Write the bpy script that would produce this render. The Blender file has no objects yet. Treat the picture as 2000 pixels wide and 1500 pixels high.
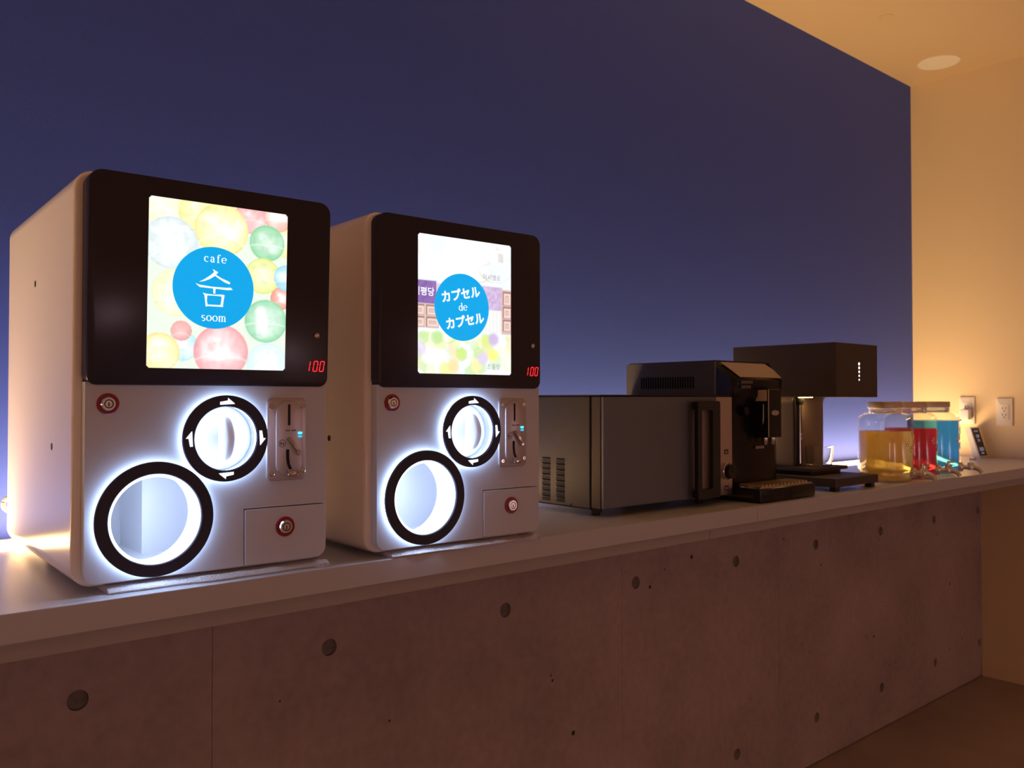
import bpy, bmesh, math, random
import numpy as np
from mathutils import Vector, Matrix
random.seed(7)
SC = bpy.context.scene
COL = SC.collection
PI = math.pi

# ------------------------------------------------------------------ camera, world, light, exposure
CAM = Vector((-0.3832, -1.5052, 1.1986))
YAW, PITCH, ROLL, FPX = 0.7137, 0.0176, -0.0007, 1683.24
_f = Vector((math.sin(YAW)*math.cos(PITCH), math.cos(YAW)*math.cos(PITCH), math.sin(PITCH)))
_r = Vector((math.cos(YAW), -math.sin(YAW), 0)); _u = _r.cross(_f)
_r2 = _r*math.cos(ROLL)+_u*math.sin(ROLL); _u2 = -_r*math.sin(ROLL)+_u*math.cos(ROLL)
cam_data = bpy.data.cameras.new('camera')
cam_data.sensor_width = 36.0; cam_data.lens = FPX/2000*36.0
cam_data.clip_start = 0.02; cam_data.clip_end = 60
cam_data.dof.use_dof = True; cam_data.dof.focus_distance = 1.25; cam_data.dof.aperture_fstop = 11.0
cam = bpy.data.objects.new('camera', cam_data); COL.objects.link(cam)
M = Matrix((( _r2.x, _u2.x, -_f.x), (_r2.y, _u2.y, -_f.y), (_r2.z, _u2.z, -_f.z)))
cam.matrix_world = Matrix.Translation(CAM) @ M.to_4x4()
SC.camera = cam

world = bpy.data.worlds.new('world'); SC.world = world; world.use_nodes = True
world.node_tree.nodes['Background'].inputs[0].default_value = (0.9, 0.6, 0.4, 1)
world.node_tree.nodes['Background'].inputs[1].default_value = 0.0

SC.view_settings.view_transform = 'Standard'; SC.view_settings.look = 'None'
SC.view_settings.gamma = 1.0; SC.view_settings.use_curve_mapping = False
SC.view_settings.exposure = 0.0
SC.cycles.max_bounces = 14; SC.cycles.transmission_bounces = 14; SC.cycles.glossy_bounces = 6; SC.cycles.diffuse_bounces = 6

STRIP_L = 22.5                       # LED trough behind the worktop
STRIP_C = (1.0, 0.62, 0.27)
FILL_L = 5.2                       # added fill globes, out of frame, for the front faces
FILL_C = (1.0, 0.66, 0.78)
HALO_L = 13.0; HALO_C = (0.52, 0.68, 1.0)

# ------------------------------------------------------------------ key dimensions (metres)
ZT = 0.9454          # worktop top
YC = -0.3424         # worktop front edge
YB = 0.2875          # blue wall
XR = 3.6157          # right wall
ZC = 2.6462          # ceiling
XL = -3.2            # left wall
YF = -4.6            # wall behind the camera
YS = 0.140           # front of the light trough

# ------------------------------------------------------------------ materials
MATS = {}
def mat(name, col=(.8,.8,.8), rough=.5, metal=0.0, spec=.5, emit=None, estr=0.0, trans=0.0, ior=1.45, coat=0.0, coat_rough=.05, alpha=None):
    if name in MATS: return MATS[name]
    m = bpy.data.materials.new(name); m.use_nodes = True
    b = m.node_tree.nodes['Principled BSDF']
    b.inputs['Base Color'].default_value = (*col, 1); b.inputs['Roughness'].default_value = rough
    b.inputs['Metallic'].default_value = metal; b.inputs['Specular IOR Level'].default_value = spec
    b.inputs['IOR'].default_value = ior
    if trans: b.inputs['Transmission Weight'].default_value = trans
    if coat: b.inputs['Coat Weight'].default_value = coat; b.inputs['Coat Roughness'].default_value = coat_rough
    if emit: b.inputs['Emission Color'].default_value = (*emit, 1); b.inputs['Emission Strength'].default_value = estr
    MATS[name] = m
    return m
def nodes(m): return m.node_tree.nodes, m.node_tree.links, m.node_tree.nodes['Principled BSDF']
def add_bump(m, scale, strength, dist=.002, detail=4, kind='noise', rough=.6):
    n, l, b = nodes(m)
    tc = n.new('ShaderNodeTexCoord'); t = n.new('ShaderNodeTexNoise'); t.inputs['Scale'].default_value = scale
    t.inputs['Detail'].default_value = detail; t.inputs['Roughness'].default_value = rough
    bp = n.new('ShaderNodeBump'); bp.inputs['Strength'].default_value = strength; bp.inputs['Distance'].default_value = dist
    l.new(tc.outputs['Object'], t.inputs['Vector']); l.new(t.outputs['Fac'], bp.inputs['Height']); l.new(bp.outputs['Normal'], b.inputs['Normal'])
    return t
def mottle(m, c1, c2, scale, detail=5, lo=.35, hi=.65, stretch=None):
    n, l, b = nodes(m)
    tc = n.new('ShaderNodeTexCoord'); t = n.new('ShaderNodeTexNoise'); t.inputs['Scale'].default_value = scale; t.inputs['Detail'].default_value = detail
    r = n.new('ShaderNodeValToRGB'); r.color_ramp.elements[0].position = lo; r.color_ramp.elements[1].position = hi
    r.color_ramp.elements[0].color = (*c1, 1); r.color_ramp.elements[1].color = (*c2, 1)
    src = tc.outputs['Object']
    if stretch:
        mp = n.new('ShaderNodeMapping'); mp.inputs['Scale'].default_value = stretch; l.new(src, mp.inputs['Vector']); src = mp.outputs['Vector']
    l.new(src, t.inputs['Vector']); l.new(t.outputs['Fac'], r.inputs['Fac']); l.new(r.outputs['Color'], b.inputs['Base Color'])
    return r
def emis(name, col, strength):
    if name in MATS: return MATS[name]
    m = bpy.data.materials.new(name); m.use_nodes = True
    n, l = m.node_tree.nodes, m.node_tree.links
    n.remove(n['Principled BSDF']); e = n.new('ShaderNodeEmission')
    e.inputs['Color'].default_value = (*col, 1); e.inputs['Strength'].default_value = strength
    l.new(e.outputs[0], n['Material Output'].inputs['Surface'])
    MATS[name] = m; return m

m_blue = mat('blue_wall_paint', (.060,.118,.66), .58, spec=.35); add_bump(m_blue, 160, .25, .0012, 5)
m_cream = mat('warm_white_wall_paint', (.86,.70,.46), .75, spec=.2); add_bump(m_cream, 190, .10, .001, 4)
m_ceil = mat('ceiling_paint', (.71,.545,.345), .85, spec=.15); add_bump(m_ceil, 120, .06, .001, 3)
m_top = mat('white_laminate_worktop', (.57,.585,.63), .30, spec=.5)
m_apron = mat('white_laminate_apron', (.47,.44,.43), .5)
m_floor = mat('brown_floor', (.22,.18,.15), .55); mottle(m_floor, (.36,.29,.235), (.48,.39,.32), 2.2, 7); add_bump(m_floor, 60, .12, .002)
m_conc = mat('formwork_concrete', (.3,.27,.24), .75, spec=.3)
def concrete_nodes(m):
    n, l, b = nodes(m)
    tc = n.new('ShaderNodeTexCoord')
    t1 = n.new('ShaderNodeTexNoise'); t1.inputs['Scale'].default_value = 2.6; t1.inputs['Detail'].default_value = 8; t1.inputs['Roughness'].default_value = .62
    r1 = n.new('ShaderNodeValToRGB'); r1.color_ramp.elements[0].position = .33; r1.color_ramp.elements[1].position = .68
    r1.color_ramp.elements[0].color = (.41,.34,.33,1); r1.color_ramp.elements[1].color = (.575,.48,.47,1)
    t2 = n.new('ShaderNodeTexNoise'); t2.inputs['Scale'].default_value = 45; t2.inputs['Detail'].default_value = 4
    r2 = n.new('ShaderNodeValToRGB'); r2.color_ramp.elements[0].position = .3; r2.color_ramp.elements[1].position = .7
    r2.color_ramp.elements[0].color = (.86,.86,.86,1); r2.color_ramp.elements[1].color = (1,1,1,1)
    mx = n.new('ShaderNodeMix'); mx.data_type = 'RGBA'; mx.blend_type = 'MULTIPLY'; mx.inputs['Factor'].default_value = 1
    v = n.new('ShaderNodeTexVoronoi'); v.inputs['Scale'].default_value = 17; v.inputs['Randomness'].default_value = 1
    # only some cells hold a bug hole: use the cell colour as a random pick
    sep = n.new('ShaderNodeSeparateColor')
    size = n.new('ShaderNodeMath'); size.operation = 'MULTIPLY_ADD'; size.inputs[1].default_value = .20; size.inputs[2].default_value = -.095
    lt = n.new('ShaderNodeMath'); lt.operation = 'LESS_THAN'
    mx2 = n.new('ShaderNodeMix'); mx2.data_type = 'RGBA'; mx2.inputs[7].default_value = (.05,.04,.035,1)
    l.new(tc.outputs['Object'], t1.inputs['Vector']); l.new(tc.outputs['Object'], t2.inputs['Vector']); l.new(tc.outputs['Object'], v.inputs['Vector'])
    l.new(t1.outputs['Fac'], r1.inputs['Fac']); l.new(t2.outputs['Fac'], r2.inputs['Fac'])
    l.new(r1.outputs['Color'], mx.inputs[6]); l.new(r2.outputs['Color'], mx.inputs[7])
    l.new(v.outputs['Color'], sep.inputs['Color']); l.new(sep.outputs[0], size.inputs[0])
    l.new(v.outputs['Distance'], lt.inputs[0]); l.new(size.outputs[0], lt.inputs[1])
    l.new(lt.outputs[0], mx2.inputs['Factor']); l.new(mx.outputs[2], mx2.inputs[6]); l.new(mx2.outputs[2], b.inputs['Base Color'])
    bp = n.new('ShaderNodeBump'); bp.inputs['Strength'].default_value = .25; bp.inputs['Distance'].default_value = .003
    l.new(t2.outputs['Fac'], bp.inputs['Height']); l.new(bp.outputs['Normal'], b.inputs['Normal'])
concrete_nodes(m_conc)
m_plug = mat('tie_hole_mortar', (.22,.19,.17), .85); mottle(m_plug, (.17,.15,.14), (.25,.22,.20), 60)
m_joint = mat('dark_joint', (.13,.11,.10), .9)
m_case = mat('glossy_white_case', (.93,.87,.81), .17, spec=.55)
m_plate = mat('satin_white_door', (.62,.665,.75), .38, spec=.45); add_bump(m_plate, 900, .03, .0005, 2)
m_black = mat('black_acrylic', (.034,.030,.042), .20, spec=.35)
m_ring = mat('black_satin_ring', (.045,.048,.085), .5, spec=.3)
m_white = mat('white_plastic', (.82,.82,.84), .35)
m_chrome = mat('chrome', (.66,.65,.66), .14, metal=1)
m_alu = mat('satin_cast_metal', (.56,.54,.58), .36, metal=.7)
m_red = mat('red_lock_ring', (.30,.006,.012), .3)
m_dark = mat('dark_gap', (.012,.011,.011), .7)
m_towel = mat('white_terry_towel', (.74,.70,.70), .95, spec=.1); add_bump(m_towel, 420, .9, .004, 4)
m_steel = mat('brushed_steel', (.062,.055,.045), .42, metal=.9)
def brushed(m, st):
    n, l, b = nodes(m)
    tc = n.new('ShaderNodeTexCoord'); mp = n.new('ShaderNodeMapping'); mp.inputs['Scale'].default_value = st
    t = n.new('ShaderNodeTexNoise'); t.inputs['Scale'].default_value = 1; t.inputs['Detail'].default_value = 3
    mr = n.new('ShaderNodeMapRange'); mr.inputs['To Min'].default_value = .36; mr.inputs['To Max'].default_value = .56
    l.new(tc.outputs['Object'], mp.inputs['Vector']); l.new(mp.outputs['Vector'], t.inputs['Vector']); l.new(t.outputs['Fac'], mr.inputs['Value']); l.new(mr.outputs['Result'], b.inputs['Roughness'])
brushed(m_steel, (6, 6, 700))
m_mwglass = mat('mirror_grey_door_glass', (.15,.165,.19), .40, metal=.65)
m_blk = mat('black_plastic', (.013,.012,.012), .38)
m_cofside = mat('charcoal_plastic_side', (.060,.058,.066), .65, spec=.25)
m_cofblk = mat('gloss_black_plastic', (.010,.009,.009), .24, spec=.3)
m_disp = mat('matte_black_metal', (.066,.048,.040), .5, spec=.4)
m_dispcol = mat('bronze_black_metal', (.26,.20,.15), .5, metal=.35)
def thin_glass(name, tint):
    m = bpy.data.materials.new(name); m.use_nodes = True; n, l = m.node_tree.nodes, m.node_tree.links
    n.remove(n['Principled BSDF'])
    tr = n.new('ShaderNodeBsdfTransparent'); tr.inputs[0].default_value = (*tint, 1)
    gl = n.new('ShaderNodeBsdfGlossy'); gl.inputs['Roughness'].default_value = .04; gl.inputs[0].default_value = (1, 1, 1, 1)
    lw = n.new('ShaderNodeLayerWeight'); lw.inputs['Blend'].default_value = .5
    pw = n.new('ShaderNodeMath'); pw.operation = 'POWER'; pw.inputs[1].default_value = 6.5
    fr = n.new('ShaderNodeMath'); fr.operation = 'MULTIPLY_ADD'; fr.inputs[1].default_value = .6; fr.inputs[2].default_value = .035
    l.new(lw.outputs['Facing'], pw.inputs[0]); l.new(pw.outputs[0], fr.inputs[0])
    mx = n.new('ShaderNodeMixShader'); l.new(fr.outputs[0], mx.inputs[0]); l.new(tr.outputs[0], mx.inputs[1]); l.new(gl.outputs[0], mx.inputs[2]); l.new(mx.outputs[0], n['Material Output'].inputs['Surface'])
    return m
m_glass = thin_glass('clear_glass', (.96,.97,.96))
m_thick = mat('thick_clear_glass', (.97,.97,.95), .03, trans=1.0, ior=1.46)
def drink(name, tcol, scol, mixf):
    m = mat(name, tcol, .06, trans=1.0, ior=1.33); n, l, b = nodes(m)
    tl = n.new('ShaderNodeBsdfTranslucent'); tl.inputs[0].default_value = (*scol, 1)
    mx = n.new('ShaderNodeMixShader'); mx.inputs[0].default_value = mixf
    l.new(b.outputs[0], mx.inputs[1]); l.new(tl.outputs[0], mx.inputs[2]); l.new(mx.outputs[0], n['Material Output'].inputs['Surface'])
    return m
m_yel = drink('amber_drink', (.98,.74,.20), (.98,.72,.14), .48)
m_redliq = drink('red_drink', (.92,.06,.08), (.95,.04,.07), .5)
m_bluliq = drink('blue_drink', (.12,.66,.95), (.10,.72,.99), .45)
m_lid = mat('champagne_metal_lid', (.80,.68,.50), .36, metal=.6)
m_tap = mat('satin_chrome_tap', (.86,.84,.82), .22, metal=.8)
m_grip = mat('milky_grip_plastic', (.86,.87,.92), .4)
m_grip.node_tree.nodes['Principled BSDF'].inputs['Subsurface Weight'].default_value = 1.0
m_grip.node_tree.nodes['Principled BSDF'].inputs['Subsurface Radius'].default_value = (1, 1, 1)
m_grip.node_tree.nodes['Principled BSDF'].inputs['Subsurface Scale'].default_value = .012
m_cord = mat('white_cable', (.7,.66,.6), .5)

# ------------------------------------------------------------------ helpers
def props(o, label=None, cat=None, group=None, kind=None):
    if label: o['label'] = label
    if cat: o['category'] = cat
    if group: o['group'] = group
    if kind: o['kind'] = kind
    return o
def thing(name, loc, label, cat, rotz=0.0, group=None):
    o = bpy.data.objects.new(name, None); COL.objects.link(o)
    o.empty_display_size = .05
    o.location = loc; o.rotation_euler = (0, 0, rotz)
    return props(o, label, cat, group)
def obj(name, bm, material, parent=None, smooth=False, loc=None, rot=None, angle=40):
    me = bpy.data.meshes.new(name); bmesh.ops.recalc_face_normals(bm, faces=bm.faces[:]); bm.to_mesh(me); bm.free()
    me.materials.append(material)
    if smooth:
        for p in me.polygons: p.use_smooth = True
        try: me.set_sharp_from_angle(angle=math.radians(angle))
        except Exception: pass
    o = bpy.data.objects.new(name, me); COL.objects.link(o)
    if parent: o.parent = parent
    if loc: o.location = loc
    if rot: o.rotation_euler = rot
    return o
def part_copy(o, parent, loc):
    c = o.copy(); COL.objects.link(c); c.parent = parent; c.location = loc
    return c
def NB(): return bmesh.new()
def box(bm, x0, x1, y0, y1, z0, z1, bev=0.0, seg=2):
    t = bmesh.new()
    vs = [t.verts.new((x, y, z)) for x in (x0, x1) for y in (y0, y1) for z in (z0, z1)]
    for f in ((0,1,3,2),(4,6,7,5),(0,4,5,1),(2,3,7,6),(0,2,6,4),(1,5,7,3)): t.faces.new([vs[i] for i in f])
    bmesh.ops.recalc_face_normals(t, faces=t.faces[:])
    if bev: bmesh.ops.bevel(t, geom=t.edges[:], offset=bev, segments=seg, profile=.5, affect='EDGES')
    merge(bm, t); return bm
def merge(bm, t, mtx=None):
    if mtx is not None: bmesh.ops.transform(t, matrix=mtx, verts=t.verts[:])
    me = bpy.data.meshes.new('tmp'); t.to_mesh(me); t.free(); bm.from_mesh(me); bpy.data.meshes.remove(me)
def loft(bm, rings, cap0=True, cap1=True, closed=False):
    R = [[bm.verts.new(p) for p in r] for r in rings]
    n = len(R[0]); k = len(R)
    for i in range(k if closed else k-1):
        a, b = R[i], R[(i+1) % k]
        for j in range(n):
            bm.faces.new((a[j], a[(j+1) % n], b[(j+1) % n], b[j]))
    if not closed:
        if cap0: bm.faces.new(R[0][::-1])
        if cap1: bm.faces.new(R[-1])
    return bm
def rrect(x0, x1, z0, z1, r, seg=8):
    """rounded rectangle outline (x, z); r may be one radius or (bl, br, tr, tl)"""
    rs = r if isinstance(r, tuple) else (r,)*4
    out = []
    for (cx, cz, a0), rr in zip(((x0, z0, PI), (x1, z0, 1.5*PI), (x1, z1, 0), (x0, z1, .5*PI)), rs):
        sx = 1 if cx == x0 else -1; sz = 1 if cz == z0 else -1
        ox, oz = cx+sx*rr, cz+sz*rr
        for i in range(seg+1):
            a = a0+.5*PI*i/seg
            out.append((ox+rr*math.cos(a), oz+rr*math.sin(a)))
    return out
def rrect_flat(x0, x1, z0, z1, r, seg=8, e=.0012):
    """rounded rectangle with support points so that the flat sides shade flat"""
    o = rrect(x0, x1, z0, z1, r, seg); k = seg+1; out = []
    for c in range(4):
        arc_ = o[c*k:(c+1)*k]
        d0 = ((0, 1), (-1, 0), (0, -1), (1, 0))[c]; d1 = ((1, 0), (0, 1), (-1, 0), (0, -1))[c]
        out += [(arc_[0][0]+d0[0]*e, arc_[0][1]+d0[1]*e)]+arc_+[(arc_[-1][0]+d1[0]*e, arc_[-1][1]+d1[1]*e)]
    return out
def ring_y(o, y): return [(x, y, z) for x, z in o]
def inset(o, d):
    """crude inset of a convex outline about its own edges (vertex normals)"""
    n = len(o); res = []
    for i in range(n):
        p0, p, p1 = o[i-1], o[i], o[(i+1) % n]
        k = 1
        while (abs(p[0]-p0[0])+abs(p[1]-p0[1])) < 1e-9: k += 1; p0 = o[i-k]
        k = 1
        while (abs(p1[0]-p[0])+abs(p1[1]-p[1])) < 1e-9: k += 1; p1 = o[(i+k) % n]
        e0 = Vector((p[0]-p0[0], p[1]-p0[1])).normalized(); e1 = Vector((p1[0]-p[0], p1[1]-p[1])).normalized()
        nn = Vector((-(e0.y+e1.y), e0.x+e1.x)); nn.normalize()
        c = max(.3, nn.dot(Vector((-e0.y, e0.x))))
        res.append((p[0]+nn.x*d/c, p[1]+nn.y*d/c))
    return res
def slab(bm, o, y0, y1, bev=0.0):
    """outline extruded from y0 (back) to y1 (front, smaller y), front edge bevelled"""
    if bev:
        rings = [ring_y(o, y0), ring_y(o, y1+bev), ring_y(inset(o, bev*.3), y1+bev*.3), ring_y(inset(o, bev), y1)]
    else: rings = [ring_y(o, y0), ring_y(o, y1)]
    return loft(bm, rings)
def circ(cx, cz, r, n=64): return [(cx+r*math.cos(2*PI*i/n), cz+r*math.sin(2*PI*i/n)) for i in range(n)]
def slab_holes(bm, outer, holes, y0, y1):
    for y in (y0, y1):
        t = bmesh.new(); es = []
        for loop in [outer]+holes:
            vs = [t.verts.new((x, y, z)) for x, z in loop]
            es += [t.edges.new((vs[i], vs[(i+1) % len(vs)])) for i in range(len(vs))]
        bmesh.ops.triangle_fill(t, use_beauty=True, use_dissolve=False, edges=es)
        merge(bm, t)
    for loop in [outer]+holes: loft(bm, [ring_y(loop, y0), ring_y(loop, y1)], False, False)
    bmesh.ops.remove_doubles(bm, verts=bm.verts[:], dist=1e-6)
    return bm
def cyl_y(bm, cx, cz, r, y0, y1, n=48, bev=0.0, caps=True):
    rings = [ring_y(circ(cx, cz, r, n), y0)]
    if bev: rings += [ring_y(circ(cx, cz, r, n), y1+bev), ring_y(circ(cx, cz, r-bev, n), y1)]
    else: rings += [ring_y(circ(cx, cz, r, n), y1)]
    return loft(bm, rings, caps, caps)
def lathe_z(bm, prof, cx=0, cy=0, n=64, cap0=False, cap1=False):
    return loft(bm, [[(cx+r*math.cos(2*PI*i/n), cy+r*math.sin(2*PI*i/n), z) for i in range(n)] for r, z in prof], cap0, cap1)
def lathe_y(bm, prof, cx, cz, n=64, cap0=False, cap1=False):
    return loft(bm, [[(cx+r*math.cos(2*PI*i/n), y, cz+r*math.sin(2*PI*i/n)) for i in range(n)] for r, y in prof], cap0, cap1)
def annulus_y(bm, cx, cz, r0, r1, y0, y1, n=96, bev=.0008):
    prof = [(r0, y0), (r1, y0), (r1, y1+bev), (r1-bev, y1), (r0+bev, y1), (r0, y1+bev)]
    return loft(bm, [[(cx+r*math.cos(2*PI*i/n), y, cz+r*math.sin(2*PI*i/n)) for i in range(n)] for r, y in prof], closed=True)
def tube(bm, pts, r, n=10, cap=True):
    pts = [Vector(p) for p in pts]; rings = []
    up = Vector((0, 0, 1))
    for i, p in enumerate(pts):
        d = (pts[min(i+1, len(pts)-1)]-pts[max(i-1, 0)]).normalized()
        a = d.cross(up) if abs(d.dot(up)) < .95 else d.cross(Vector((1, 0, 0)))
        a.normalize(); b = d.cross(a).normalized()
        rr = r[i] if isinstance(r, (list, tuple)) else r
        rings.append([tuple(p+a*rr*math.cos(2*PI*k/n)+b*rr*math.sin(2*PI*k/n)) for k in range(n)])
    return loft(bm, rings, cap, cap)
def smooth_path(pts, sub=8):
    P = [Vector(p) for p in pts]; out = []
    for i in range(len(P)-1):
        p0, p1, p2, p3 = P[max(i-1, 0)], P[i], P[i+1], P[min(i+2, len(P)-1)]
        for k in range(sub):
            t = k/sub
            out.append(.5*((2*p1)+(p2-p0)*t+(2*p0-5*p1+4*p2-p3)*t*t+(3*p1-p0-3*p2+p3)*t**3))
    out.append(P[-1]); return out
def flat(bm, pts, y):
    bm.faces.new([bm.verts.new((x, y, z)) for x, z in pts])
def struct(name, bm, m, parent=None, label=None, smooth=False):
    o = obj(name, bm, m, parent, smooth)
    if not parent: props(o, label, kind='structure')
    return o

# ------------------------------------------------------------------ the room
struct('floor', box(NB(), XL, XR, YF, YB, -.05, 0), m_floor, label='brown smooth floor of the room')['category'] = 'floor'
struct('ceiling', box(NB(), XL-.1, XR+.1, YF-.1, YB+.1, ZC, ZC+.05), m_ceil, label='plain warm lit ceiling')['category'] = 'ceiling'
struct('wall_back', box(NB(), XL-.1, XR, YB, YB+.1, 0, ZC), m_blue, label='deep blue painted wall behind the counter')['category'] = 'wall'
struct('wall_right', box(NB(), XR, XR+.1, YF-.1, YB+.1, 0, ZC), m_cream, label='warm white wall at the right end of the counter')['category'] = 'wall'
struct('wall_left', box(NB(), XL-.1, XL, YF-.1, YB, 0, ZC), m_cream, label='warm white wall at the far left, outside the picture')['category'] = 'wall'
struct('wall_front', box(NB(), XL, XR, YF-.1, YF, 0, ZC), m_cream, label='warm white wall behind the viewer')['category'] = 'wall'
b = NB(); box(b, XR-.009, XR, YF, -.001, 0, .058, .002)
struct('baseboard_right', b, m_cream, label='low white baseboard along the right wall')['category'] = 'baseboard'

# concrete wall below the worktop: backing + formwork panels with recessed tie holes
cw = struct('wall_lower', box(NB(), XL, XR, .012, .07, 0, .90), m_joint, label='board-formed concrete wall below the counter')
cw['category'] = 'wall'
joints = [XL, -1.58, -.68, .219, 1.296, 2.025, XR]
HOLE_R = .0165; HOLE_Z = (.7169, .1484)
hole_x = [-.9, -.45]+[.45*i for i in range(9)]
hole_x[-1] = 3.585
plug_proto = None
for a, c in zip(joints[:-1], joints[1:]):
    x0, x1 = a+.0005, c-.0005
    hs = [circ(x, z, HOLE_R, 28) for x in hole_x for z in HOLE_Z if x0+.02 < x < x1-.02]
    bm = slab_holes(NB(), [(x0, .004), (x1, .004), (x1, .899), (x0, .899)], hs, .012, 0.0)
    obj('concrete_panel', bm, m_conc, cw)
for x in hole_x:
    for z in HOLE_Z:
        if plug_proto is None:
            bm = NB(); lathe_y(bm, [(.0001, .0068), (.010, .0066), (HOLE_R-.0006, .0058), (HOLE_R-.0006, .0118)], 0, 0, 28, True, True)
            plug_proto = obj('tie_hole_plug', bm, m_plug, cw, True); plug_proto.location = (x, 0, z)
        else: part_copy(plug_proto, cw, (x, 0, z))

# worktop
ct = thing('counter', (0, YC, 0), 'long white laminate counter running along the blue wall', 'counter')
for x0, x1 in ((XL, 1.390), (1.3914, XR)):
    obj('worktop_board', box(NB(), x0, x1, 0, YS-YC, .9087, ZT, .0012), m_top, ct)
for x0, x1 in ((XL, 1.2275), (1.2288, XR)):
    obj('apron_board', box(NB(), x0, x1, .018, .040, .8835, .9087), m_apron, ct)
obj('support_board', box(NB(), XL, XR, .045, -YC+.02, .885, .9085), m_apron, ct)
# light trough along the wall
lt = thing('led_light_strip', (0, YS, 0), 'glowing warm white light strip between counter and blue wall', 'light')
obj('diffuser', box(NB(), XL, XR, .0008, YB-YS-.034, .938, ZT-.0006), emis('warm_led_diffuser', STRIP_C, STRIP_L), lt)
obj('trough', box(NB(), XL, XR, 0, YB-YS, .90, .9375), m_white, lt)
obj('wall_lip', box(NB(), XL, XR, YB-YS-.0335, YB-YS-.0002, .9376, ZT-.0006), m_white, lt)

# ceiling disc and small cap
sp = thing('ceiling_speaker', (3.413, .075, ZC-.004), 'round pale flush speaker cover on the ceiling near the corner', 'speaker')
m_cover = mat('speaker_cover', (.90,.86,.74), .6)
bm = NB(); lathe_z(bm, [(.0001, .0), (.070, .0), (.0765, .0006), (.0765, .004)], n=64, cap0=True); obj('grille', bm, m_cover, sp, True)
bm = NB(); loft(bm, [[(r*math.cos(2*PI*i/64), r*math.sin(2*PI*i/64), z) for i in range(64)] for r, z in ((.0768, .0002), (.083, .0008), (.083, .004), (.0768, .004))], closed=True); obj('trim_ring', bm, m_cover, sp, True)
bm = NB(); lathe_z(bm, [(.0001, -.001), (.024, -.001), (.026, 0), (.026, .0012)], n=40, cap0=True)
o = obj('sprinkler_cover', bm, m_ceil, None, True, loc=(2.811, .016, ZC-.0012)); props(o, 'faint small round sprinkler cover flush with the ceiling', 'sprinkler cover')

# made-up fill globes behind the camera, added for soft frontal light
for k, (x, y) in enumerate(((-1.9, -4.0), (.30, -4.15), (3.1, -3.9))):
    d = thing('added_fill_globe', (x, y, 0), ('added fill light globe in the left of the room', 'added fill light globe behind the viewer', 'added fill light globe by the right wall')[k], 'fill light', group='added fill light globes')
    bm = NB(); lathe_z(bm, [(.0001, 0), (.13, 0), (.13, .012), (.02, .018), (.0001, .018)], n=40, cap0=True, cap1=True); obj('base', bm, m_dark, d, True, angle=30)
    bm = NB(); tube(bm, [(0, 0, .016), (0, 0, .54)], .010, 14); obj('pole', bm, m_dark, d, True)
    bm = NB(); lathe_z(bm, [(max(.02, .19*math.sin(PI*i/24)), .73-.19*math.cos(PI*i/24)) for i in range(25)], n=40, cap0=True, cap1=True); obj('fill_sphere', bm, emis('fill_glow', FILL_C, FILL_L), d, True, angle=60)

# ------------------------------------------------------------------ capsule machines
W, H, D = .3609, .5455, .4794
EDGE = .0113
RC = (.097, .0852); RO, RI = .0765, .0600       # prize ring
KC = (.1915, .190); KO, KI = .0605, .0447       # dial
YP = -.018                                      # door face
YD0 = -.0225                                    # display face at its bottom
SX0, SX1, SZ0, SZ1 = .0845, .2800, .2870, .5160
LC = (.1733, .4000)                             # logo disc centre
ZP0, ZP1 = .2636, .5420

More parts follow.
